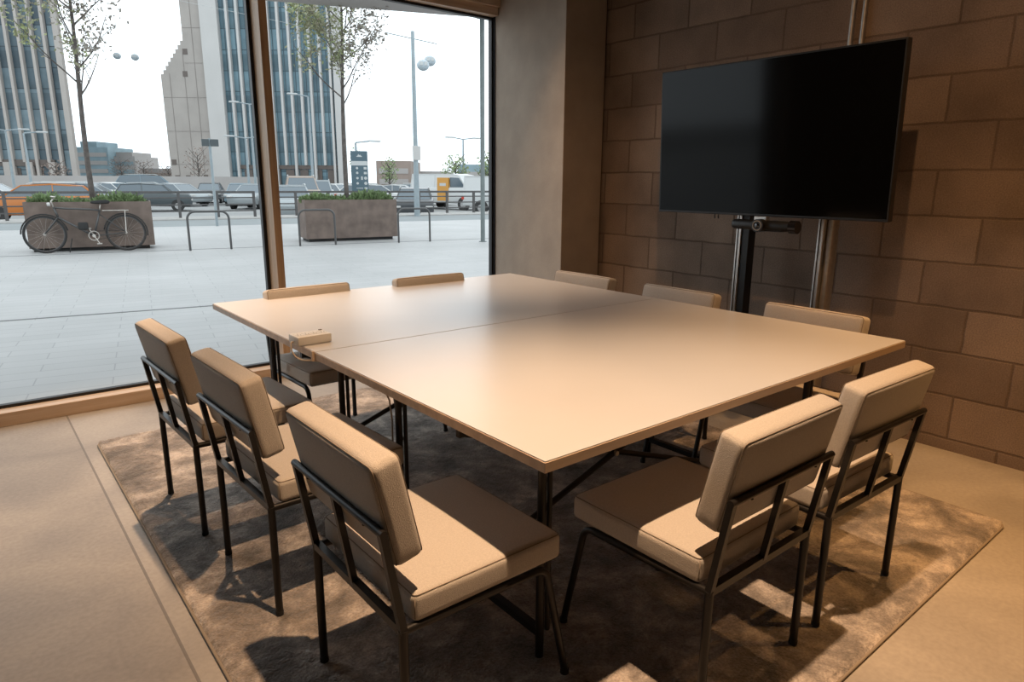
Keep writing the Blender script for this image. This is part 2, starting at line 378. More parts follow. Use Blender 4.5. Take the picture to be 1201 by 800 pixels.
# oak frame: sill, mullion, head, end jambs
struct(MB().box(-2.15, 2.62, 3.50, 3.66, 0, .078, .003).build('trim_2', M['oakh']))
struct(MB().box(.695, .745, 3.455, 3.66, .078, 2.66, .002).build('trim_3', M['oak']))
struct(MB().box(-2.15, 2.62, 3.53, 3.66, 2.615, 2.675, .002).box(-2.15, 2.62, 3.50, 3.54, 2.675, 2.80, .002).box(-2.15, 2.62, 3.54, 3.66, 2.675, 2.80).build('trim_4', M['oakh']))
struct(MB().box(-2.20, -2.15, 3.48, 3.66, 0, 2.80).build('trim_5', M['oak']))
struct(MB().box(2.622, 2.636, 3.58, 3.66, .078, 2.66).build('trim_6', M['gasket']))
for i, (a, c) in enumerate(((-2.15, .695), (.745, 2.628))):
    o = MB().box(a, a + .022, 3.60, 3.64, .078, 2.615).box(c - .022, c, 3.60, 3.64, .078, 2.615).box(a, c, 3.60, 3.64, .078, .096).box(a, c, 3.60, 3.64, 2.597, 2.615).build('window_%d' % (i + 1), M['gasket'])
    struct(o, ('large left window pane looking out on the bicycle and first planter', 'window pane beside the concrete pillar looking out on the second planter')[i], 'window')
    g = MB().quad([(a + .01, 3.62, .09), (c - .01, 3.62, .09), (c - .01, 3.62, 2.61), (a + .01, 3.62, 2.61)]).build('glass_pane', M['glass'], o)

# ------------------------------------------------------------------ RUG
def make_rug():
    x0, x1, y0, y1 = -.52, 2.215, -.355, 2.905; rc = .05
    nx, ny = 210, 250; b = bmesh.new(); g = []
    for i in range(nx + 1):
        row = []
        for j in range(ny + 1):
            x = x0 + (x1 - x0) * i / nx; y = y0 + (y1 - y0) * j / ny
            cx, cy = min(max(x, x0 + rc), x1 - rc), min(max(y, y0 + rc), y1 - rc)
            d = Vector((x - cx, y - cy, 0))
            if abs(d.x) > 1e-6 and abs(d.y) > 1e-6:
                m_ = max(abs(d.x), abs(d.y)); d = d * (m_ / d.length); x, y = cx + d.x, cy + d.y
            e = min(x - x0, x1 - x, y - y0, y1 - y)
            h = .017 * min(1, (max(e, 0) / .014)) ** .5 if e < .014 else .017
            h += noise.noise(Vector((x * 7, y * 7, 0))) * .0022 + noise.noise(Vector((x * 40, y * 40, 3))) * .0016
            row.append(b.verts.new((x, y, max(h, .001))))
        g.append(row)
    for i in range(nx):
        for j in range(ny): b.faces.new((g[i][j], g[i + 1][j], g[i + 1][j + 1], g[i][j + 1]))
    me = bpy.data.meshes.new('rug'); b.to_mesh(me); b.free()
    o = link('rug', me, M['rug'], None, True)
    tag(o, 'large mottled grey-brown pile rug under the conference table and chairs', 'rug')
    pts = [(x0, y0 + rc, .006), (x0, y1 - rc, .006), (x0 + .015, y1 - .015, .006), (x0 + rc, y1, .006), (x1 - rc, y1, .006), (x1 - .015, y1 - .015, .006), (x1, y1 - rc, .006),
           (x1, y0 + rc, .006), (x1 - .015, y0 + .015, .006), (x1 - rc, y0, .006), (x0 + rc, y0, .006), (x0 + .015, y0 + .015, .006), (x0, y0 + rc, .006)]
    MB().tube(pts, .005, 6, False).build('binding', M['welt'], o, True)
make_rug()
RUG = .0205

# ------------------------------------------------------------------ CHAIRS
def make_chair():
    t = thing('side_chair', '', 'chair')
    W = .23; zj = .385
    hx, hy, hz, r = .238, .222, .036, .016
    # local axes: +y = sitting direction, rear legs at y = 0
    def cushion(name, hx, hy, hz, r, crown, mtx, seams):
        b = rbox_bm(hx, hy, hz, r, 10, crown); b.transform(mtx)
        me = bpy.data.meshes.new(name); b.to_mesh(me); b.free()
        o = link(name, me, M['fabric'], t, True)
        mb = MB()
        for kind in seams:
            if kind == 'top': P = seam_path(hx, hy, hz - r * .25, r)
            elif kind == 'bottom': P = seam_path(hx, hy, -hz + r * .25, r)
            elif kind == 'back': P = [(x, -hy + r * .25, z) for x, z, _ in seam_path(hx, hz, 0, r)]
            elif kind == 'front': P = [(x, hy - r * .25, z) for x, z, _ in seam_path(hx, hz, 0, r)]
            elif kind == 'corners':
                for sx in (-1, 1):
                    for sy in (-1, 1):
                        c = r * (1 - .7); mb.tube([mtx @ Vector((sx * (hx - c), sy * (hy - c), -hz + r * .7)), mtx @ Vector((sx * (hx - c), sy * (hy - c), hz - r * .5))], .0013, 5)
                continue
            mb.tube([mtx @ Vector(q) for q in P], .0014, 5, False)
        mb.build('piping', M['welt'], o, True)
        return o
    cushion('seat_cushion', hx, hy, hz, r, (.002, .003, .006), Matrix.Translation((0, .247, .425)), ('top', 'corners'))
    tilt = math.atan(.22)
    mt = Matrix.Translation((0, -.0376, .66)) @ Matrix.Rotation(tilt, 4, 'X') @ Matrix.Translation((0, .037, 0))
    cushion('back_cushion', .234, .036, .127, .017, (.002, .004, .003), mt, ('back', 'front'))
    # legs
    for s in (-1, 1):
        MB().tube([(s * W, 0, RUG + .006), (s * W, 0, zj)], .0115, 12).build('leg', M['black'], t, 'auto')
        y1, z1, rb = .40, .376, .045
        pts = [(s * W, .34, z1)]
        for k in range(7):
            a = R(90 - k * 78 / 6); pts.append((s * W, .385 + rb * math.cos(a), z1 - rb + rb * math.sin(a)))
        pts.append((s * W, .50, RUG + .006))
        MB().tube(pts, .0105, 12).build('leg', M['black'], t, 'auto')
    f = MB()
    for s in (-1, 1): f.tube([(s * W, 0, zj - .004), (s * W, .345, .376)], .0105, 12)
    f.tube([(-W, 0, zj), (W, 0, zj)], .010, square=True)
    f.tube([(-W, .33, .374), (W, .33, .374)], .009, square=True)
    f.build('seat_frame', M['black'], t, 'auto')
    f = MB(); y2, z2 = -.0415, .632
    for s in (-1, 1): f.tube([(s * W, 0, zj - .006), (s * W, y2, z2 + .002)], .0085, square=True, up=(1, 0, 0))
    f.tube([(-W - .009, y2, z2), (W + .009, y2, z2)], .0095, 12)
    f.tube([(0, -.002, zj), (0, y2, z2)], .008, square=True, up=(1, 0, 0))
    f.build('back_frame', M['black'], t, 'auto')
    for s in (-1, 1): MB().cyl((s * .15, y2, z2 - .009), (s * .15, y2 - .002, z2 - .014), .0035, 8).build('screw', M['black'], t)
    for s in (-1, 1):
        for y in (0, .50): MB().cyl((s * W, y, RUG - .001), (s * W, y, RUG + .012), .0125, 12).build('foot_cap', M['rubber'], t)
    return t
chair = make_chair()
specs = [  # x, y, facing angle (deg, 90 = +y), label
 (-.290, .365, 0, 'beige upholstered side chair, nearest the camera on the left of the table'),
 (-.318, 1.113, 2, 'beige side chair with black frame, middle of the three along the left table edge'),
 (-.360, 1.772, 2, 'beige side chair with black frame, left row, closest to the big window'),
 (.592, -.200, 90, 'beige side chair seen from behind at the front edge, nearest the table corner'),
 (1.188, -.205, 88.4, 'beige side chair seen from behind at the front edge, closer to the block wall'),
 (.485, 2.425, -88, 'side chair tucked under the window end of the table, by the oak mullion'),
 (1.225, 2.39, -91, 'side chair tucked under the window end, only its top showing, nearer the pillar'),
 (2.005, 1.90, 181, 'beige side chair on the block wall side, standing before the concrete pillar'),
 (2.005, 1.18, 180, 'greyish shaded side chair left of the screen stand, middle one on the block wall side'),
 (2.005, .44, 179, 'brightly lit side chair before the block wall, by the right screen stand column'),
]
for i, (x, y, a, lab) in enumerate(specs):
    c = chair if i == 0 else copy_tree(chair)
    c.location = (x, y, 0); c.rotation_euler = (0, 0, R(a - 90)); c['label'] = lab; c['group'] = 'side chairs around the conference table'

# ------------------------------------------------------------------ TABLES (two pushed together)
TW, TD, TH, TT = 1.893, 2.464, .75, .0285
def make_table(y0, y1, label):
    t = thing('conference_table', label, 'table', (TW / 2, (y0 + y1) / 2, 0)); hx = TW / 2; hy = (y1 - y0) / 2; cx = TW / 2
    MB().box(-hx + .002, hx - .002, -hy + .002, hy - .002, TH - .0035, TH, .0008).build('tabletop', M['laminate'], t)
    e = MB().box(-hx, hx, -hy, hy, TH - TT, TH - .0035, .0008); top = e.build('edge_band', M['ply'], t)
    lx = hx - .20; rx = 1.605 - cx; ly = .385
    for X in (-lx, rx):
        for Y in (-ly, ly):
            lg = MB().tube([(X, Y, RUG), (X, Y, TH - TT)], .0125, 14)
            lg.tube([(X + .023, Y - .006, .10), (X + .023, Y - .006, TH - TT)], .0075, 10); lg.build('leg', M['black'], t, 'auto')
        s = MB().tube([(X, -ly, .10), (X, ly, .10)], .0115, square=True); s.build('stretcher', M['black'], t)
        s = MB().tube([(X, -ly - .07, TH - TT - .012), (X, ly + .07, TH - TT - .012)], .012, square=True)
        s.tube([(X, 0, .57), (X, 0, TH - TT - .012)], .010, square=True); s.build('top_rail', M['black'], t)
    MB().tube([(-lx, -.012, .10), (rx, -.012, .58)], .0115, 10).build('cross_brace', M['black'], t, 'auto')
    MB().tube([(-lx, .012, .58), (rx, .012, .10)], .0115, 10).build('cross_brace', M['black'], t, 'auto')
    MB().cyl(((rx - lx) / 2, -.030, .34), ((rx - lx) / 2, .03, .34), .010, 12).build('brace_bolt', M['steel'], t)
    return t
make_table(0, 1.2305, 'near half of the two cream-topped tables with black cross-braced steel legs')
make_table(1.2325, TD, 'window-side half of the two cream-topped tables, carrying the white socket block')

# ------------------------------------------------------------------ SOCKET BLOCK ON THE TABLE
t = thing('power_strip', 'white socket block lying at the left table edge near the seam', 'power strip', (.050, 1.385, TH), R(1.5))
MB().box(-.066, .066, -.045, .045, .001, .034, .004).build('housing', M['white'], t, 'auto')
for i in range(4):
    sx = -.046 + i * .031
    o = MB(); o.box(sx - .012, sx + .012, -.022, .022, .0335, .0352, .0006)
    so = o.build('socket', M['white'], t)
    h = MB()
    for dx, dy in ((-.005, -.009), (.005, -.009), (0, .008)): h.box(sx + dx - .0016, sx + dx + .0016, dy - .004, dy + .004, .0348, .0356)
    h.build('socket_holes', M['greyp'], so)
MB().box(.050, .062, .028, .038, .0335, .037, .001).build('switch', M['greyp'], t)
cb = MB().tube([(-.064, 0, .010), (-.075, -.004, .012), (-.082, -.012, .004), (-.084, -.022, -.018), (-.080, -.045, -.036), (-.072, -.075, -.042), (-.066, -.10, -.040), (-.060, -.125, -.036), (-.04, -.15, -.037), (.02, -.2, -.037), (.06, -.26, -.040), (.06, -.33, -.044), (.085, -.375, -.09), (.115, -.372, -.16), (.13, -.36, -.24), (.135, -.35, -.34), (.125, -.34, -.5), (.14, -.32, -.72)], .0032, 8)
cb.build('cord', M['cable'], t, True)
MB().box(-.0615, -.0515, -.148, -.134, -.034, .0008, .001).build('cord_clip', M['ply'], t)

# ------------------------------------------------------------------ SCREEN, STAND, CAMERA BAR, CONDUITS
ty0, ty1, tz0, tz1 = .338, 1.672, 1.172, 1.968
def tvx(z): return 2.42 - (z - tz0) * .05
t = thing('wall_screen', 'large black flat screen mounted on the stand in front of the block wall', 'television', (2.42, (ty0 + ty1) / 2, tz0), 0)
sh = Matrix.Rotation(-math.atan(.05), 4, 'Y'); w = (ty1 - ty0) / 2; h = tz1 - tz0
MB().box(0, .045, -w, w, 0, h, .003, sh).build('housing', M['bezel'], t)
MB().box(.045, .085, -w * .6, w * .6, h * .12, h * .7, .01, sh).build('rear_cover', M['bezel'], t)
MB().box(-.0012, .001, -w + .009, w - .009, .013, h - .009, 0, sh).build('display', M['screen'], t)
for dy in (.262, .285): MB().tube([(.03, dy, .002), (.028, dy + .003, -.015), (.02, dy - .006, -.022), (.012, dy - .012, -.016)], .0035, 6).build('dangling_plug', M['bezel'], t, True)
t = thing('screen_stand', 'aluminium two-column stand carrying the black screen', 'stand', (2.66, 1.0, 0), 0)
for s, y in ((1, .245), (-1, -.245)):
    MB().box(-.03, .03, y - .016, y + .016, .04, 1.62, .003).build('column', M['alu'], t)
    MB().box(-.034, -.029, y + .002, y + .005, .05, 1.60).build('column_groove', M['gasket'], t)
    if s == 1: MB().box(-.02, .05, y - .062, y - .018, .04, 1.62, .002).build('cable_channel', M['bezel'], t)
    else: MB().box(-.005, .075, y - .052, y - .0165, .04, 1.62, .012).build('cable_channel', M['alu'], t, 'auto')
    MB().box(-.30, .18, y - .035, y + .035, 0, .04, .008).build('foot', M['alu'], t)
    MB().box(-.03, .03, y - .02, y + .02, 1.30, 1.75, .002).build('mount_arm', M['bezel'], t)
MB().box(-.158, -.03, -.40, .40, 1.42, 1.50, .003).box(-.158, -.03, -.40, .40, 1.62, 1.70, .003).build('mount_plate', M['bezel'], t)
MB().box(-.02, .02, -.245, .245, .28, .33, .003).build('cross_bar', M['alu'], t)
t = thing('video_bar', 'slim black conference camera bar with round lens hanging under the screen', 'camera', (2.40, .95, 1.128), 0)
b = MB().box(-.035, .03, -.185, .185, -.026, .026, .022, None, 4); b.build('bar', M['bezel'], t, 'auto')
b = MB().cyl((-.030, -.165, 0), (-.030, -.205, 0), .033, 20); b.build('end_cap', M['lens'], t, 'auto')
b = MB().cyl((-.062, .005, 0), (.0, .005, 0), .034, 24); ln = b.build('lens_housing', M['bezel'], t, 'auto')
MB().ring((-.062, .005, 0), .024, .003, (1, 0, 0)).build('lens_ring', M['greyp'], ln, True)
MB().sphere((-.058, .005, 0), .017, (.4, 1, 1)).build('lens', M['lens'], ln, True)
MB().box(-.02, .015, -.11, .03, -.030, -.018, .003).build('bracket', M['bezel'], t)
MB().box(-.02, .01, -.02, .05, .018, .046, .002).build('mount_clip', M['alu'], t)
for y in (.835, .775):
    o = MB().cyl((2.880, y, 1.90), (2.880, y, ZC), .013, 14).build('conduit', M['steel'], None, 'auto')
    tag(o, ('left of two steel conduits rising up the block wall above the screen', 'right of two steel conduits rising up the block wall above the screen')[y < .8], 'pipe', 'conduits above the screen')
    for z in (2.35, 3.2): MB().box(2.868, 2.90, y - .02, y + .02, z, z + .02).build('saddle_clip', M['steel'], o)

# ================================================================== OUTSIDE
TH_ = math.atan2(-.189, .982); E1 = Vector((.982, -.189, 0)); E2 = Vector((.189, .982, 0))
def W(s, t, z=0): return E1 * s + E2 * t + Vector((0, 0, z))
def out(name, mb, m, s=0, t=0, z=0, smooth=False, parent=None, rot=0):
    o = mb.build(name, m, parent, smooth)
    if not parent: o.location = W(s, t, z); o.rotation_euler = (0, 0, TH_ + rot)
    return o
GZ = -.02; PZ = -.42
struct(out('pavement', MB().box(-40, 60, 0, 21.2, -.3, 0), M['paving'], 0, 0, GZ), 'pale stone paving outside the window', 'pavement')
bpy.data.objects['pavement'].location = W(0, 0, GZ)
# trim the pavement so it starts at the building line
pv = bpy.data.objects['pavement']; bm = bmesh.new(); bm.from_mesh(pv.data)
inv = Matrix.Rotation(-TH_, 4, 'Z')
bmesh.ops.bisect_plane(bm, geom=bm.verts[:] + bm.edges[:] + bm.faces[:], plane_co=inv @ Vector((0, 3.665, 0)), plane_no=(inv @ Vector((0, 1, 0))), clear_inner=True)
bm.to_mesh(pv.data); bm.free()
struct(out('cycle_lane', MB().box(-60, 90, 21.2, 24.55, -.3, 0), M['asphalt2'], 0, 0, GZ), 'grey asphalt lane behind the paving', 'road')
struct(out('kerb', MB().box(-60, 90, 24.55, 26.2, -.4, .05, .02), M['kerb'], 0, 0, GZ), 'pale stone kerb below the railing', 'kerb')
struct(out('car_park_ground', MB().box(-300, 400, 26.2, 420, -.2, 0), M['asphalt'], 0, 0, PZ), 'pale asphalt ground of the car park', 'ground')
struct(out('drain_channel', MB().box(-12, 20, -.022, .022, -.01, .004), M['drain'], 0, 6.89, GZ), 'narrow drain slot crossing the paving', 'drain')
struct(out('paving_border', MB().box(-14, 30, -.03, .03, -.01, .003), M['drain'], 0, 13.72, GZ), 'thin joint line across the paving below the planters', 'paving joint')
# canopy over the pavement carried by a column
cz = 4.78
cp = [(-6.5, 17.7), (4.449, 13.308), (8.54, 11.66), (12.5, 10.06), (12.5, 3.85), (-6.5, 3.85)]
CANOPY = [(4.449 - 4.2, 13.308 + 1.69), (8.54 + 3.8, 11.66 - 1.53), (8.54 + 2.9, 9.2), (-.6, 13.7)]
struct(MB().prism(CANOPY, cz, cz + .4, 0, 'z').build('canopy', mat('canopy_soffit', (.32, .295, .28), .8, var=.06, vscale=.5)), 'grey canopy edge outside above the window', 'canopy')
t = thing('canopy_column', 'tall grey round steel column standing outside beside the pillar', 'column', (8.47, 11.60, GZ))
MB().cyl((0, 0, 0), (0, 0, cz - GZ), .050, 20).build('shaft', M['darkpole'], t, 'auto')
MB().cyl((0, 0, 0), (0, 0, .012), .09, 20).build('base_plate', M['darkpole'], t)
MB().box(-.09, .09, -.09, .09, cz - GZ - .03, cz - GZ).build('top_plate', M['darkpole'], t)
t = thing('dome_camera', 'small dark dome camera fixed under the canopy beside the column', 'camera', (8.66, 11.46, cz))
MB().box(-.09, .09, -.06, .06, -.13, 0, .01).build('housing', M['stonepale'], t)
MB().sphere((0, 0, -.15), .085, (1, 1, .9)).build('dome', M['darkpole'], t, True)

# cycle hoops
def hoop():
    o = MB(); w, h, r = .375, .75, .14; pts = [(-w, 0, 0), (-w, 0, h - r)]
    for k in range(1, 7): a = R(180 - 15 * k); pts.append((-w + r + r * math.cos(a), 0, h - r + r * math.sin(a)))
    for k in range(0, 7): a = R(90 - 15 * k); pts.append((w - r + r * math.cos(a), 0, h - r + r * math.sin(a)))
    pts.append((w, 0, 0)); return o.tube(pts, .022, 12).build('cycle_hoop', M['hoopm'], None, 'auto')
h0 = hoop()
for i, (s, tt, lab) in enumerate(((.385, 13.50, 'dark steel cycle hoop standing alone left of the oak mullion'), (2.50, 13.58, 'dark steel cycle hoop in front of the left end of the second planter'), (4.655, 13.52, 'dark steel cycle hoop standing right of the second planter'))):
    o = h0 if i == 0 else h0.copy()
    if i: COL.objects.link(o)
    o.location = W(s, tt, GZ); o.rotation_euler = (0, 0, TH_); tag(o, lab, 'cycle stand', 'cycle hoops on the paving')

# planters
def planter(s, tt, w, d, lab):
    t = thing('planter_box', lab, 'planter', W(s, tt, GZ), TH_)
    b = MB().box(-w / 2, w / 2, 0, .03, .07, .93).box(-w / 2, w / 2, d - .03, d, .07, .93).box(-w / 2, -w / 2 + .03, .03, d - .03, .07, .93).box(w / 2 - .03, w / 2, .03, d - .03, .07, .93).box(-w / 2 + .03, w / 2 - .03, .03, d - .03, .07, .12)
    b.build('box', M['corten'], t)
    MB().box(-w / 2 + .06, w / 2 - .1, .07, d - .07, 0, .07).build('plinth', M['rubber'], t)
    MB().box(-w / 2 + .03, w / 2 - .03, .03, d - .03, .12, .85).build('soil', M['soil'], t)
    return t
planter(-1.63, 14.30, 2.10, .75, 'rusty brown steel planter with the bicycle leaning on it')
planter(3.50, 14.42, 2.12, .80, 'rusty brown steel planter behind the cycle hoops, right of the mullion')

def clump_mesh(spots, seed, lw=.022):
    rnd = random.Random(seed); b = bmesh.new()
    for (cx, cy, cz_, rx, ry, hz, n) in spots:
        for _ in range(n):
            a = rnd.uniform(0, 2 * PI); q = rnd.random() ** .5
            x, y = cx + rx * q * math.cos(a), cy + ry * q * math.sin(a)
            hh = hz * (1 - .55 * q * q) * rnd.uniform(.45, 1.05)
            lean = Vector((math.cos(a) * q * .6 + rnd.uniform(-.35, .35), math.sin(a) * q * .6 + rnd.uniform(-.35, .35), 1)).normalized()
            side = lean.cross(Vector((rnd.uniform(-1, 1), rnd.uniform(-1, 1), .1))).normalized() * lw * rnd.uniform(.7, 1.3)
            z0 = cz_ + hh * rnd.uniform(0, .6); p = Vector((x, y, z0)); L = rnd.uniform(.07, .14)
            v = [b.verts.new(p), b.verts.new(p + lean * L * .5 + side), b.verts.new(p + lean * L), b.verts.new(p + lean * L * .5 - side)]
            b.faces.new(v)
    me = bpy.data.meshes.new('foliage'); b.to_mesh(me); b.free(); return me
def planting(s, tt, spots, seed, lab):
    o = link('low_plants', clump_mesh(spots, seed), M['leafg']); o.location = W(s, tt, GZ); o.rotation_euler = (0, 0, TH_)
    tag(o, lab, 'plants', None, 'stuff')
planting(-1.63, 14.30, [(-.70, .35, .84, .28, .3, .36, 620), (-.30, .35, .84, .3, .3, .18, 400), (.50, .35, .84, .46, .3, .36, 1100)], 3, 'green leafy herbs growing in the planter behind the bicycle')
planting(3.50, 14.42, [(-.70, .4, .84, .36, .3, .34, 900), (-.1, .4, .84, .45, .3, .22, 700), (.55, .4, .84, .48, .32, .46, 1700)], 5, 'green leafy herbs growing in the planter right of the mullion')

# trees
def tree(loc, H, seed, lab, spread, leaves, mats, fork, cz0, name='street_tree'):
    rnd = random.Random(seed); t = thing(name, lab, 'tree', loc)
    tr = MB(); pts = []; rs = []
    for i in range(15):
        f = i / 14; pts.append(Vector((math.sin(f * 5 + seed) * .04 * f * 2, math.cos(f * 4) * .03, f * H))); rs.append(.048 * (1 - f) ** .8 + .008)
    tr.tube(pts, rs, 9); tr.build('trunk', M['bark'], t, True)
    br = MB(); tips = []
    def grow(p, d, L, r, depth):
        q = p; P = [p]; rr = [r]; n = 5
        for k in range(n):
            d = (d + Vector((rnd.uniform(-.12, .12), rnd.uniform(-.12, .12), rnd.uniform(.0, .16)))).normalized(); q = q + d * L / n; P.append(q); rr.append(r * (1 - .7 * (k + 1) / n))
            if depth > 0 and k > 0 and rnd.random() < .85:
                a = rnd.uniform(0, 2 * PI); dd = (d * .7 + Vector((math.cos(a), math.sin(a), .25)) * .7).normalized(); grow(q, dd, L * .5, rr[-1] * .6, depth - 1)
            if k >= 2 or depth == 0: tips.append((q.copy(), depth))
        br.tube(P, rr, 5, False)
    for i in range(fork):
        f = cz0 + (1 - cz0) * (i / fork) ** 1.1 * .95; base = Vector((0, 0, f * H)); k = f * 14; i0 = int(k); base = pts[i0].lerp(pts[min(i0 + 1, 14)], k - i0)
        a = i * 2.4 + seed; e = rnd.uniform(.6, 1.0)
        grow(base, Vector((math.cos(a), math.sin(a), e)).normalized(), spread * (1.15 - .7 * (f - cz0) / (1 - cz0)), .018, 2)
    br.build('branches', M['bark'], t, True)
    b = [bmesh.new() for _ in mats]
    for _ in range(leaves):
        p, dpt = rnd.choice(tips); side = 0 if (p.x + p.z * .05 + rnd.uniform(-.3, .3)) < .1 or len(mats) == 1 else 1
        c = p + Vector((rnd.gauss(0, .085), rnd.gauss(0, .085), rnd.gauss(0, .07)))
        u = Vector((rnd.uniform(-1, 1), rnd.uniform(-1, 1), rnd.uniform(-1, 1))).normalized(); v = u.orthogonal().normalized(); sz = rnd.uniform(.030, .062)
        bb = b[side]; bb.faces.new([bb.verts.new(c + u * sz), bb.verts.new(c + v * sz * .6), bb.verts.new(c - u * sz), bb.verts.new(c - v * sz * .6)])
    for i, bb in enumerate(b):
        me = bpy.data.meshes.new('foliage'); bb.to_mesh(me); bb.free(); link(('foliage', 'grey_foliage')[i], me, mats[i], t)
    return t
q = Vector((1.30, 15.20, .80))
tree(q, 5.6, 11, 'slender young street tree in the planter behind the bicycle', 1.25, 2100, [M['leaft'], M['leafp']], 13, .34)
q = Vector((6.20, 13.80, .80))
tree(q, 5.6, 23, 'slender young street tree in full leaf in the planter right of the mullion', 1.30, 6200, [M['leaft'], M['leafp']], 17, .36)

# bicycle leaning on the first planter
t = thing('bicycle', 'black city bicycle leaning against the first rusty planter', 'bicycle', W(-1.72, 14.03, GZ), TH_)
t.rotation_euler = (R(-8), 0, TH_)
wr = .35; wb = .66
for sx in (-1, 1):
    wbm = MB().ring((sx * wb, 0, wr), wr - .018, .018, (0, 1, 0), 40, 8); wo = wbm.build('wheel', M['rubber'], t, True)
    MB().ring((sx * wb, 0, wr), wr - .042, .009, (0, 1, 0), 40, 6).build('rim', M['railm'], wo, True)
    sp = MB()
    for k in range(18): a = 2 * PI * k / 18; sp.tube([(sx * wb, (.02 if k % 2 else -.02), wr), (sx * wb + (wr - .045) * math.cos(a), 0, wr + (wr - .045) * math.sin(a))], .0011, 4, False)
    sp.build('spokes', M['steel'], wo)
    MB().cyl((sx * wb, -.045, wr), (sx * wb, .045, wr), .022, 12).build('hub', M['steel'], wo)
    fm = MB(); P = [(sx * wb + (wr + .02) * math.cos(R(a)), 0, wr + (wr + .02) * math.sin(R(a))) for a in (range(-10, 171, 12) if sx > 0 else range(10, 190, 12))]
    fm.tube(P, .014, 6); fm.build('mudguard', M['rubber'], t, True)
bb_, st_, hd0, hd1 = (.12, 0, .30), (.26, 0, .78), (-.42, 0, .66), (-.47, 0, .84)
f = MB().tube([bb_, st_], .017, 8).tube([st_, (.10, 0, .80), (-.28, 0, .82), hd1], .017, 8).tube([bb_, hd0], .020, 8).tube([hd0, hd1], .02, 8)
for y in (-.045, .045): f.tube([bb_, (wb, y, wr)], .010, 6).tube([(.255, 0, .70), (wb, y, wr)], .009, 6)
f.build('frame', M['hoopm'], t, True)
fk = MB()
for y in (-.045, .045): fk.tube([(hd0[0], y, hd0[2]), (-wb, y, wr)], .011, 6)
fk.build('fork', M['hoopm'], t, True)
MB().tube([hd1, (-.50, 0, .96), (-.46, 0, 1.0)], .013, 8).tube([(-.40, -.30, 1.0), (-.47, -.22, 1.02), (-.46, 0, 1.0), (-.47, .22, 1.02), (-.40, .30, 1.0)], .012, 8).build('handlebar', M['steel'], t, True)
MB().tube([st_, (.285, 0, .93)], .012, 8).build('seat_post', M['steel'], t, True)
MB().prism([(.12, .92), (.20, .905), (.42, .91), (.45, .95), (.40, .975), (.15, .955)], -.07, .07, .012).build('saddle', M['rubber'], t, 'auto')
MB().box(.30, .74, -.06, .06, .765, .78, .003).tube([(.68, -.05, .77), (wb, -.05, wr)], .006, 6).tube([(.68, .05, .77), (wb, .05, wr)], .006, 6).build('rear_rack', M['steel'], t)
MB().ring((.12, -.05, .30), .085, .010, (0, 1, 0), 24, 6).cyl((.12, -.06, .30), (.12, .06, .30), .03, 12).tube([(.12, -.06, .30), (.20, -.07, .15)], .009, 6).tube([(.12, .06, .30), (.04, .07, .45)], .009, 6).box(.16, .24, -.12, -.04, .135, .155).box(0, .08, .05, .13, .44, .46).build('crankset', M['steel'], t)
MB().tube([(.12, -.05, .385), (wb, -.05, wr + .04)], .005, 5).tube([(.12, -.05, .215), (wb, -.05, wr - .04)], .005, 5).build('chain', M['rubber'], t)
MB().cyl((-.52, 0, .90), (-.57, 0, .90), .035, 14).build('front_lamp', M['lampw'], t, 'auto')
MB().box(-.12, .04, -.05, .05, .42, .56, .02).build('frame_lock', M['rubber'], t, 'auto')
MB().cyl((-.30, -.06, .0), (-.24, -.04, .26), .009, 6).build('kickstand', M['rubber'], t)

# roadside railing on the kerb
def railing(s0, s1, tt, lab, posts):
    t = thing('roadside_railing', lab, 'railing', W((s0 + s1) / 2, tt, .03), TH_); h = (s1 - s0) / 2
    for z, r in ((.87, .04), (.68, .022), (.44, .022), (.22, .022)):
        MB().box(-h, h, -.02, .02, z - r, z + r, .004).build('rail', M['railm'], t)
    n = posts
    for i in range(n):
        x = -h + .05 + (2 * h - .1) * i / (n - 1); MB().box(x - .045, x + .045, -.045, .045, 0, .90, .006).build('post', M['railm'], t)
railing(-9.5, 2.9, 25.3, 'dark post-and-rail barrier along the kerb, the stretch left of the oak mullion', 11)
railing(3.1, 18.0, 25.6, 'dark post-and-rail barrier along the kerb, the stretch right of the oak mullion', 13)

# street furniture
def sign_post(s, tt, H, lab):
    t = thing('sign_post', lab, 'sign', W(s, tt, GZ), TH_)
    MB().cyl((0, 0, 0), (0, 0, H), .038, 12).build('pole', M['bluegrey'], t, 'auto')
    MB().box(-.22, -.02, -.07, -.03, H - .22, H - .02, .01).build('signal_head', M['dgrey'], t); MB().box(.02, .24, -.07, -.03, H - .22, H - .02, .01).build('signal_head', M['dgrey'], t)
sign_post(1.18, 21.05, 2.52, 'thin pale post with two small dark boxes near its top, left of the mullion')
t = thing('street_lamp', 'tall pale blue-grey lamp pole with a thin cross arm and a blank sign box', 'street lamp', W(8.75, 24.35, GZ), TH_)
MB().tube([(0, 0, 0), (0, 0, 3), (0, 0, 6.75)], [.115, .085, .065], 14).build('pole', M['bluegrey'], t, 'auto')
MB().tube([(-1.05, 0, 6.60), (1.0, .1, 6.42)], .018, 8).build('cross_arm', M['bluegrey'], t)
MB().box(-.14, .16, -.12, -.05, 2.13, 2.66, .01).build('sign_box', M['stonelit'], t)
t = thing('information_totem', 'tall dark blue information sign board with white symbols above the second planter', 'sign', W(8.50, 31.3, PZ), TH_ + R(-22))
MB().box(-.39, .39, -.06, .06, .9, 3.10, .01).build('board', M['totem'], t)
MB().box(-.25, .25, -.03, .03, 0, .9).build('base', M['totem'], t)
MB().box(-.38, .38, -.068, -.058, 2.44, 2.64).build('header_band', M['signw'], t)
ic = MB(); zf = -.066
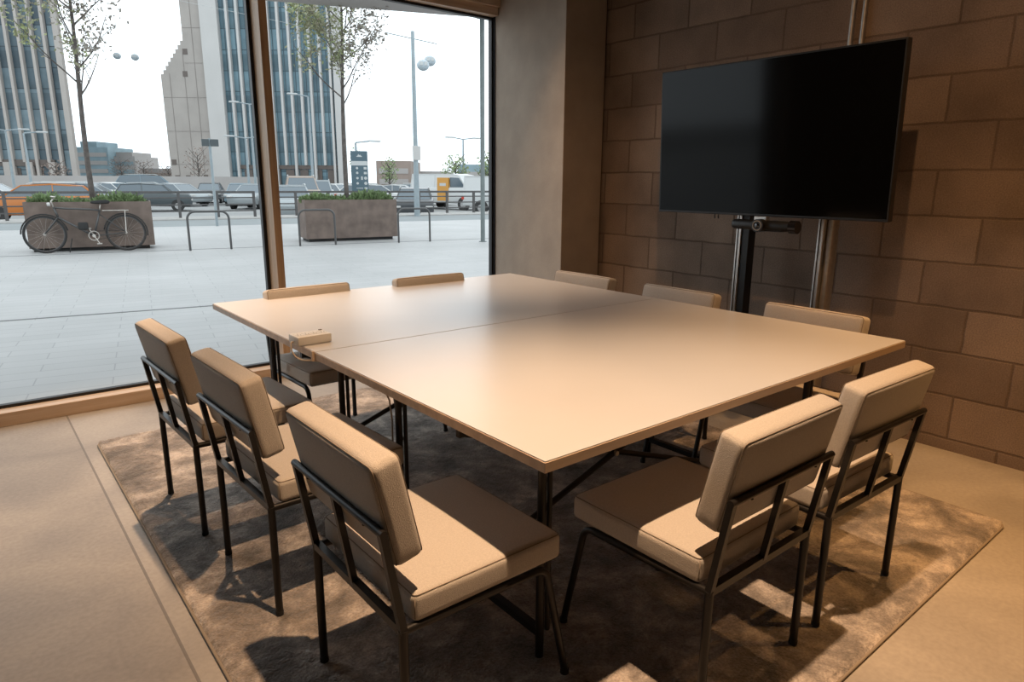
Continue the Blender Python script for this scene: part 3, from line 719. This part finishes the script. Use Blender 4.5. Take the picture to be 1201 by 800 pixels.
ic.prism([(-.13, 2.84), (-.05, 2.90), (-.02, 2.97), (.02, 2.90), (.06, 2.94), (.09, 2.89), (.14, 2.86), (.14, 2.83)], zf, -.058)
for i, z in enumerate((2.32, 2.10, 1.86, 1.62)):
    ic.cyl((-.11, zf, z), (-.11, -.058, z), .058, 12)
    if i == 2: ic.box(.06, .14, zf, -.058, z - .08, z + .08)
    ic.box(.20, .34, zf, -.058, z - .06, z + .05) if i in (0, 1) else ic.cyl((.27, zf, z), (.27, -.058, z), .075, 12)
ic.box(-.17, .14, zf, -.058, 1.38, 1.41).box(.20, .34, zf, -.058, 1.34, 1.44).box(-.12, .12, zf, -.058, 1.14, 1.17)
ic.build('symbols', M['signw'], t)

def lamp_post(s, tt, H, arms, lab, z0=PZ):
    t = thing('car_park_lamp', lab, 'street lamp', W(s, tt, z0), TH_)
    MB().tube([(0, 0, 0), (0, 0, H)], [.13, .07], 10).build('pole', M['bluegrey'], t, 'auto')
    for a in arms:
        MB().tube([(0, 0, H), (a * .9, 0, H + .12)], .05, 8).build('arm', M['bluegrey'], t)
        MB().box(min(a * .9, a * 1.7), max(a * .9, a * 1.7), -.18, .18, H + .08, H + .20, .03).build('lamp_head', M['signw'], t)
lamp_post(-10.4, 72.2, 5.7, (-1, 1), 'distant double-headed lamp post before the left tower, the left one')
lamp_post(-8.9, 70.0, 5.4, (1,), 'distant single-headed lamp post before the left tower, the right one')
lamp_post(7.6, 62.7, 5.2, (-1, 1), 'distant double-headed lamp post just left of the mullion')
lamp_post(8.6, 66.0, 8.3, (-1, 1), 'tallest distant lamp post against the glass tower, just left of the mullion')
lamp_post(12.5, 60.0, 8.6, (-1,), 'tall distant lamp post with its arm reaching left across the glass tower')
lamp_post(12.2, 45.0, 4.2, (1,), 'short distant lamp post before the glass tower')
lamp_post(25.3, 56.7, 5.4, (-1, 1), 'thin distant lamp post over the white van')

# ------------------------------------------------------------------ cars
def car(kind, s, tt, rot, paint, lab, scale=1.0, z=PZ):
    t = thing('parked_' + ('van' if kind == 'van' else 'car'), lab, 'van' if kind == 'van' else 'car', W(s, tt, z), TH_ + R(rot), 'parked vehicles beyond the railing')
    K = dict(
      wagon=([(-2.3, .35), (-2.32, .75), (-2.15, .95), (-1.0, 1.02), (2.0, 1.05), (2.3, .95), (2.35, .45), (2.25, .3), (-2.2, .28)], [(-1.15, 1.0), (-.45, 1.46), (.6, 1.52), (1.7, 1.44), (2.15, 1.03)], 1.52),
      suv=([(-2.3, .4), (-2.32, .9), (-2.1, 1.08), (-1.05, 1.14), (2.05, 1.18), (2.28, 1.05), (2.3, .5), (2.2, .35), (-2.2, .33)], [(-1.2, 1.12), (-.6, 1.66), (.6, 1.74), (1.75, 1.68), (2.12, 1.16)], 1.74),
      hatch=([(-2.0, .33), (-2.03, .7), (-1.8, .9), (-.9, .98), (1.75, 1.0), (1.98, .9), (2.0, .4), (-1.9, .28)], [(-1.0, .96), (-.3, 1.42), (.6, 1.48), (1.35, 1.40), (1.85, .98)], 1.48),
      van=([(-2.5, .4), (-2.52, .95), (-2.25, 1.15), (-1.6, 1.25), (2.45, 1.25), (2.5, .45), (-2.4, .35)], [(-1.75, 1.22), (-1.1, 1.92), (-.6, 2.0), (2.4, 2.0), (2.45, 1.22)], 2.0))[kind]
    low, cab, top = K; hw = .90 if kind != 'van' else .98
    lo = [(a * scale, b * scale) for a, b in low]; ca = [(a * scale, b * scale) for a, b in cab]
    MB().prism(lo, -hw, hw, .07).build('body', paint, t, 'auto')
    ci = hw - .10
    # glazed cabin, tapered towards the roof
    gm = bmesh.new(); n = len(ca); zt = max(b for a, b in ca); zb = min(b for a, b in ca)
    A = []; B = []
    for a, b in ca:
        k = ci - .14 * (b - zb) / (zt - zb); A.append(gm.verts.new((a, -k, b))); B.append(gm.verts.new((a, k, b)))
    gm.faces.new(A); gm.faces.new(B[::-1])
    for i in range(n): gm.faces.new((A[i], B[i], B[(i + 1) % n], A[(i + 1) % n]))
    g = MB(); g.add(gm)
    solid = kind == 'van'
    g.build('cabin', paint if solid else M['carglass'], t)
    kk = ci - .14; rf = MB()
    P = [(a, b) for a, b in ca][1:-1]
    for (a0, b0), (a1, b1) in zip(P, P[1:]): rf.prism([(a0, b0 - .03), (a1, b1 - .03), (a1, b1 + .025), (a0, b0 + .025)], -kk - .02, kk + .02)
    for sy in (-1, 1):
        for i0, i1 in ((0, 1), (-2, -1)):
            rf.tube([(ca[i0][0], sy * ci, ca[i0][1]), (ca[i1][0], sy * ((kk + .0) if i1 == 1 else ci), ca[i1][1])] if i0 == 0 else [(ca[-2][0], sy * kk, ca[-2][1]), (ca[-1][0], sy * ci, ca[-1][1])], .032, 6)
        xm = (ca[1][0] + ca[-2][0]) / 2; rf.tube([(xm, sy * ci, zb), (xm, sy * kk, zt)], .022, 6)
    rf.build('roof', paint, t)
    if solid:
        w_ = MB()
        for sy in (-1, 1): w_.prism([(-1.62 * scale, 1.28 * scale), (-1.12 * scale, 1.80 * scale), (-.55 * scale, 1.82 * scale), (-.55 * scale, 1.28 * scale)], sy * (ci - .05) - .04, sy * (ci - .05) + .06)
        w_.build('side_window', M['carglass'], t)
    wr_ = .33 * scale
    for x in (low[0][0] * .62 * scale, -low[0][0] * .60 * scale):
        for sy in (-1, 1):
            wo = MB().cyl((x, sy * (hw - .20), wr_), (x, sy * (hw + .012), wr_), wr_, 20).build('wheel', M['tyre'], t, 'auto')
            MB().cyl((x, sy * (hw - .1), wr_ + .02), (x, sy * (hw + .004), wr_ + .02), wr_ * 1.2, 20).build('wheel_arch', M['tyre'], t, 'auto')
            MB().cyl((x, sy * (hw + .005), wr_), (x, sy * (hw + .022), wr_), wr_ * .58, 14).build('hubcap', M['hub'], wo)
    xf, xr = low[1][0] * scale, -low[1][0] * scale
    for sy in (-1, 1):
        MB().box(xf - .01, xf + .22, sy * (hw - .18) - .16, sy * (hw - .18) + .17, .66 * scale, .80 * scale, .03).build('headlamp', M['lampw'], t)
        MB().box(xr - .22, xr + .04, sy * (hw - .12) - .10, sy * (hw - .12) + .115, .78 * scale, .95 * scale, .02).build('tail_lamp', M['lampr'], t)
    if kind in ('wagon', 'suv'):
        for sy in (-1, 1): MB().tube([(ca[1][0] + .2, sy * kk, zt + .0), (ca[1][0] + .4, sy * kk, zt + .07), (ca[-2][0] - .3, sy * kk, zt + .04)], .02, 6).build('roof_rail', M['signw'], t)
    return t
cars = [
 ('wagon', -4.6, 33.7, 2, 'orange', 'bright orange estate car behind the left end of the railing'),
 ('suv', -0.15, 42.81, 176, 'dgrey', 'dark grey SUV parked behind the first planter and herbs'),
 ('hatch', -8.38, 48.38, 165, 'wht', 'white hatchback at the far left behind the orange estate car'),
 ('wagon', -5.0, 40.6, 5, 'blk', 'black estate car just over the roof of the orange one'),
 ('wagon', -3.67, 48.5, 165, 'silver', 'silver car with white roofline right behind the slim tree trunk'),
 ('hatch', -2.41, 57.5, 140, 'wht', 'white small car in the distance between tree trunk and grey SUV'),
 ('suv', 0.04, 62.0, 175, 'blue', 'slate blue boxy SUV rising behind the dark grey SUV'),
 ('hatch', 1.5, 50.0, 130, 'silver', 'silver hatchback parked right of the slate blue SUV'),
 ('hatch', 3.94, 56.5, 80, 'blk', 'dark hatchback seen end on beyond the pale sign post'),
 ('hatch', 5.4, 50.4, 78, 'blue', 'slate blue hatchback just left of the mullion'),
 ('hatch', 5.5, 44.6, 60, 'silver', 'silver hatchback partly hidden by the mullion'),
 ('wagon', 5.02, 30.2, 82, 'silver', 'silver car low behind the railing, immediately right of the mullion'),
 ('suv', 6.93, 37.2, 81, 'tan', 'tan roofed SUV seen head on beyond the railing, right of the mullion'),
 ('suv', 8.9, 42.0, 76, 'silver', 'pale silver SUV seen from behind above the second planter'),
 ('hatch', 12.3, 50.0, 115, 'wht', 'white hatchback behind the information totem and tree trunk'),
 ('wagon', 12.0, 40.6, 163, 'wht', 'white saloon right of the information totem'),
 ('wagon', 17.4, 46.4, 160, 'silver', 'silver estate car beyond the tall lamp pole'),
 ('suv', 10.75, 30.05, 68, 'blk', 'dark brown-black car close behind the railing beside the lamp pole'),
 ('hatch', 14.6, 43.0, 155, 'wht', 'white hatchback between the lamp pole and the delivery van'),
 ('van', 16.6, 39.2, 118, 'wht', 'white van with an orange side panel right of the lamp pole'),
 ('van', 17.2, 32.6, 152, 'wht', 'white van half hidden behind the canopy column'),
]
for k, s, tt, rot, pc, lab in cars: 
    c = car(k, s, tt, rot, M[pc], lab, {'dark grey SUV': .86, 'slate blue boxy': 1.18, 'tan roofed': 1.12, 'dark brown-black': .82, 'white van with': 1.08}.get(next((q for q in ('dark grey SUV', 'slate blue boxy', 'tan roofed', 'dark brown-black', 'white van with') if lab.startswith(q)), ''), 1.0))
    if 'orange side panel' in lab: 
        MB().box(-.55, .35, .86, .995, .55, 1.95).build('side_panel', M['orangep'], c)
        MB().box(-.35, .15, .99, 1.0, 1.45, 1.62).build('side_emblem', M['signw'], c)

# ------------------------------------------------------------------ towers and skyline
FH = Vector((.632, .775, 0)).normalized(); RH = Vector((FH.y, -FH.x, 0)); TA = math.atan2(RH.y, RH.x); C0 = Vector((-.927, -1.019, 0))
def far(name, lab, r, D, z=PZ, rz=0): return thing(name, lab, 'building', C0 + FH * D + RH * r + Vector((0, 0, z)), TA + rz)
# left tower: front runs from r -92 to -69 at 110 m
t = far('office_tower', 'tall office tower at the left with pale vertical fins over dark blue glass', -69.1, 110)
MB().prism([(-36, .6), (-.3, .6), (-9, 13), (-36, 13)], 0, 52, 0, 'z').build('glazing', M['fac1'], t)
for i in range(19):
    x = -.35 - i * 1.93; MB().box(x - (.42 if i == 0 else .22), x + (.42 if i == 0 else .22), .0, .7, 4.2 if i % 2 == 0 and i > 1 else 0, 52).build('fin', M['stonepale'], t)
MB().box(-36, -3.5, .25, .65, 3.6, 4.6).build('lobby_beam', M['darkwin'], t)
for i in range(9): MB().box(-4.3 - i * 3.6, -3.3 - i * 3.6, -.1, .6, 0, 4.2).build('lobby_column', M['stonepale'], t)
for i in range(9): MB().box(-7.0 - i * 3.6, -5.6 - i * 3.6, .5, .62, 0, 3.3).build('lobby_window', M['darkwin'], t)
# right tower
t = far('office_tower', 'tall office tower with a stepped blank concrete flank and pale fins over blue glass', -47.2, 110)
# blank concrete flank with sawtooth stepped shoulder
poly = [(-6.9, 0), (-.0, 0), (0, 52), (-3.1, 52), (-3.1, 22.2)]
for i in range(9): poly += [(-3.1 - i * .43, 22.2 - i * .60), (-3.1 - (i + 1) * .43, 22.2 - i * .60)]
poly += [(-6.97, 16.8)]
MB().prism(poly, .0, 12).build('concrete_flank', M['stonegrey'], t)
sm = MB()
for x in (-5.6, -3.3, -1.6): sm.box(x - .03, x + .03, -.05, .02, 0, 52 if x > -3 else (20.5 if x > -4 else 17.5))
for z in range(4, 52, 5): sm.box(-3.1 if z > 17 else -6.9, 0, -.04, .02, z, z + .05)
sm.build('panel_seams', M['stoneseam'], t)
for x, z in ((-2.9, 20.6), (-3.2, 17.4), (-6.3, 4.3), (-6.0, 1.9), (-4.3, 1.9), (-1.5, 2.0)): MB().box(x - .35, x + .35, -.06, .02, z - .35, z + .45).build('small_window', M['darkwin'], t)
MB().box(0, 2.6, -.6, 12, 0, 52).build('light_flank', M['stonelit'], t)
MB().prism([(2.6, .4), (20.2, .4), (15.5, 14), (2.6, 14)], 0, 52, 0, 'z').build('glazing', M['fac2'], t)
for i in range(11):
    x = 3.9 + i * 1.52
    MB().box(x - .17, x + .17, -.35, .5, 4.0 if i % 2 else 0, 52).build('fin', M['stonelit'], t)
MB().box(19.6, 20.9, -.4, .6, 0, 52).build('corner_pier', M['stonelit'], t)
MB().box(4.0, 19.6, .1, .45, 3.4, 4.0).build('lobby_beam', M['darkwin'], t)
for i in range(7): MB().box(4.6 + i * 2.2, 5.9 + i * 2.2, .2, .42, .2, 3.3).build('lobby_window', M['darkwin'], t)

def block(lab, r, D, w, h, m, wm, rows, cols, roof=None):
    t = far('distant_building', lab, r, D); t['group'] = 'low buildings on the skyline'
    MB().box(-w / 2, w / 2, 0, 10, 0, h).build('wall', m, t)
    if roof: MB().box(-w * roof[0], w * roof[1], 1, 9, h, h + roof[2]).build('roof_storey', m, t)
    for i in range(rows):
        MB().box(-w / 2 + .4, w / 2 - .4, -.06, .01, 1.2 + i * (h - 1.5) / rows, 1.2 + i * (h - 1.5) / rows + (h - 1.5) / rows * .5).build('window_band', wm, t)
block('pale blue glazed low building behind the slim tree trunk', -90.5, 150, 7, 8.3, M['farblue'], M['far'], 4, 5, (.4, .1, 1.2))
block('pale stepped low building right of the blue one', -85.0, 152, 5, 6.5, M['far'], M['farblue'], 3, 4, (.4, .3, .9))
block('long low brown-grey building on the skyline before the concrete flank', -78, 155, 9, 4.0, M['far'], M['farbrown'], 2, 5)
block('long low brownish building on the skyline beside the concrete flank', -72, 156, 4.5, 4.2, M['farbrown'], M['far'], 2, 3)
block('low brown building on the skyline right of the totem', -17.2, 100, 5, 4.5, M['farbrown'], M['far'], 2, 3)
block('low grey building on the skyline beyond the lamp pole', -12.8, 110, 4, 3.2, M['far'], M['farblue'], 1, 3)
block('flat pale building on the skyline right beside the pillar', -3.9, 80, 5, 3.6, M['farblue'], M['far'], 2, 3)
o = MB().box(-40, 0, 0, .6, 0, 2.1).build('boundary_wall', M['far'])
o.location = C0 + FH * 92 + RH * -33 + Vector((0, 0, PZ)); o.rotation_euler = (0, 0, TA); tag(o, 'long low pale boundary wall at the foot of the concrete flank', 'wall')

def far_tree(r, D, H, wd, m, lab, seed, n=500):
    rnd = random.Random(seed); t = thing('distant_tree', lab, 'tree', C0 + FH * D + RH * r + Vector((0, 0, PZ)), 0, 'trees on the skyline')
    b = MB().tube([(0, 0, 0), (.05, 0, H * .8)], [.14, .04], 7)
    for i in range(14):
        z = H * (.3 + .5 * i / 14); a = i * 2.4; b.tube([(0, 0, z), (math.cos(a) * wd * .4, math.sin(a) * wd * .4, z + H * .22)], [.05, .015], 5)
    b.build('trunk', M['bark'], t)
    bm = bmesh.new()
    for _ in range(n):
        v = Vector((rnd.gauss(0, 1), rnd.gauss(0, 1), rnd.gauss(0, 1))).normalized() * rnd.random() ** .4
        c = Vector((v.x * wd / 2, v.y * wd / 2, H * .64 + v.z * H * .36)); u = Vector((rnd.uniform(-1, 1), rnd.uniform(-1, 1), rnd.uniform(-1, 1))).normalized(); w_ = u.orthogonal().normalized(); sz = rnd.uniform(.08, .2)
        bm.faces.new([bm.verts.new(c + u * sz), bm.verts.new(c + w_ * sz * .6), bm.verts.new(c - u * sz), bm.verts.new(c - w_ * sz * .6)])
    me = bpy.data.meshes.new('crown'); bm.to_mesh(me); bm.free(); link('crown', me, m, t)
for i, (r, D, H, wd, mm, n, lab) in enumerate([
 (-64.5, 98, 4.4, 3.5, 'twig', 260, 'bare brown tree beside the base of the left tower'),
 (-79.0, 140, 6.0, 5.0, 'twig', 300, 'bare brown tree right of the stepped low building'),
 (-74.5, 140, 5.6, 5.0, 'twig', 300, 'bare brown tree in the middle of the skyline gap'),
 (-69.5, 140, 5.2, 4.6, 'twig', 260, 'bare brown tree at the right of the skyline gap'),
 (-43.5, 96, 6.2, 3.6, 'twig', 160, 'thin bare tree in front of the concrete flank'),
 (-18.0, 80, 5.6, 1.6, 'fargreen', 260, 'narrow green tree at the edge of the glass tower'),
 (-13.4, 75, 4.2, 2.0, 'fargreen', 330, 'small dark green tree on the skyline right of the totem'),
 (-5.2, 62, 4.2, 2.6, 'fargreen', 420, 'round green tree above the delivery van'),
 (-2.0, 58, 4.3, 2.4, 'fargreen', 420, 'green tree between the canopy column and the pillar')]):
    far_tree(r, D, H, wd, M[mm], lab, 40 + i, n)

# cable-car gondolas
def gondola(loc, lab, sc=1.):
    t = thing('cable_car_gondola', lab, 'gondola', loc, R(-25), 'gondolas of the cable car'); t.scale = (sc, sc, sc)
    MB().sphere((0, 0, 0), 1.0, (1, .85, .85), 18, 12).build('cabin', M['gond'], t, True)
    MB().box(-.62, -.08, -.87, -.80, -.15, .45, .05).box(.08, .62, -.87, -.80, -.15, .45, .05).build('cabin_window', M['signw'], t)
    MB().tube([(0, 0, .8), (.15, 0, 1.3), (0, 0, 2.1)], .035, 6).build('hanger', M['silver'], t)
g1, g2 = Vector((30.95, 50, 10.65)), Vector((31.95, 50.5, 11.15))
gondola(g1, 'nearer large gondola hanging in the sky, lower left of the pair', .52)
gondola(g2, 'gondola hanging in the sky, upper right of the large pair', .50)
gondola(Vector((23.74, 133.7, 21.2)), 'tiny far gondola between tree and concrete flank, the left one', .62)
gondola(Vector((26.03, 131.8, 21.0)), 'tiny far gondola between tree and concrete flank, the right one', .62)
for nm, pts, lab in [('cable', [g1 + Vector((0, 0, 1.09)) + Vector((-60, -30, -4)) , g1 + Vector((0, 0, 1.09)), g2 + Vector((0, 0, 1.05)), g2 + Vector((60, 30, 18))], 'thin pale haul cable carrying the pair of large gondolas')]:
    tag(MB().tube(pts, .008, 5).build('haul_cable', M['signw']), lab, 'cable')

# ================================================================== LIGHT
wd = bpy.data.worlds.new('overcast'); SC.world = wd; wd.use_nodes = True; nt = wd.node_tree
bg = nt.nodes['Background']
tc = node(nt, 'ShaderNodeTexCoord'); sp = node(nt, 'ShaderNodeSeparateXYZ'); nt.links.new(tc.outputs['Generated'], sp.inputs[0])
rp = node(nt, 'ShaderNodeValToRGB'); rp.color_ramp.elements[0].position = 0; rp.color_ramp.elements[0].color = (.84, .93, 1, 1); rp.color_ramp.elements[1].position = .5; rp.color_ramp.elements[1].color = (.90, .96, 1, 1)
nt.links.new(sp.outputs['Z'], rp.inputs[0]); nt.links.new(rp.outputs[0], bg.inputs['Color']); bg.inputs['Strength'].default_value = 2.04

def spot(name, loc, target, energy, ang, blend, col=(1, .63, .33), rad=.035):
    l = bpy.data.lights.new(name, 'SPOT'); l.energy = energy; l.spot_size = R(ang); l.spot_blend = blend; l.color = col; l.shadow_soft_size = rad
    o = bpy.data.objects.new(name, l); COL.objects.link(o); o.location = loc
    o.rotation_euler = (Vector(target) - Vector(loc)).to_track_quat('-Z', 'Y').to_euler(); return o
spot('downlight_near', (.05, -.20, 3.75), (.20, -.02, .5), 640, 57, 1., (1, .66, .40))
spot('downlight_near_spill', (.05, -.20, 3.75), (1.0, .0, .5), 110, 114, .5, (1, .57, .28))
spot('downlight_window_left', (.05, 2.66, 3.75), (-.20, 2.52, .5), 640, 56, 1., (1, .66, .40))
spot('downlight_window_right', (1.86, 2.66, 3.75), (1.85, 2.55, .5), 270, 50, 1., (1, .63, .36))
spot('downlight_wall', (2.1, .0, 3.75), (1.98, .08, .5), 280, 48, 1., (1, .55, .24))
spot('downlight_floor_right', (2.2, -1.3, 3.75), (2.35, -1.15, 0), 350, 66, 1., (1, .51, .165))

SC.view_settings.view_transform = 'Standard'; SC.view_settings.look = 'None'; SC.view_settings.exposure = 0; SC.view_settings.gamma = 1
try:
    SC.cycles.use_denoising = True; SC.cycles.max_bounces = 8; SC.cycles.transparent_max_bounces = 16; SC.cycles.sample_clamp_indirect = 6
except Exception: pass
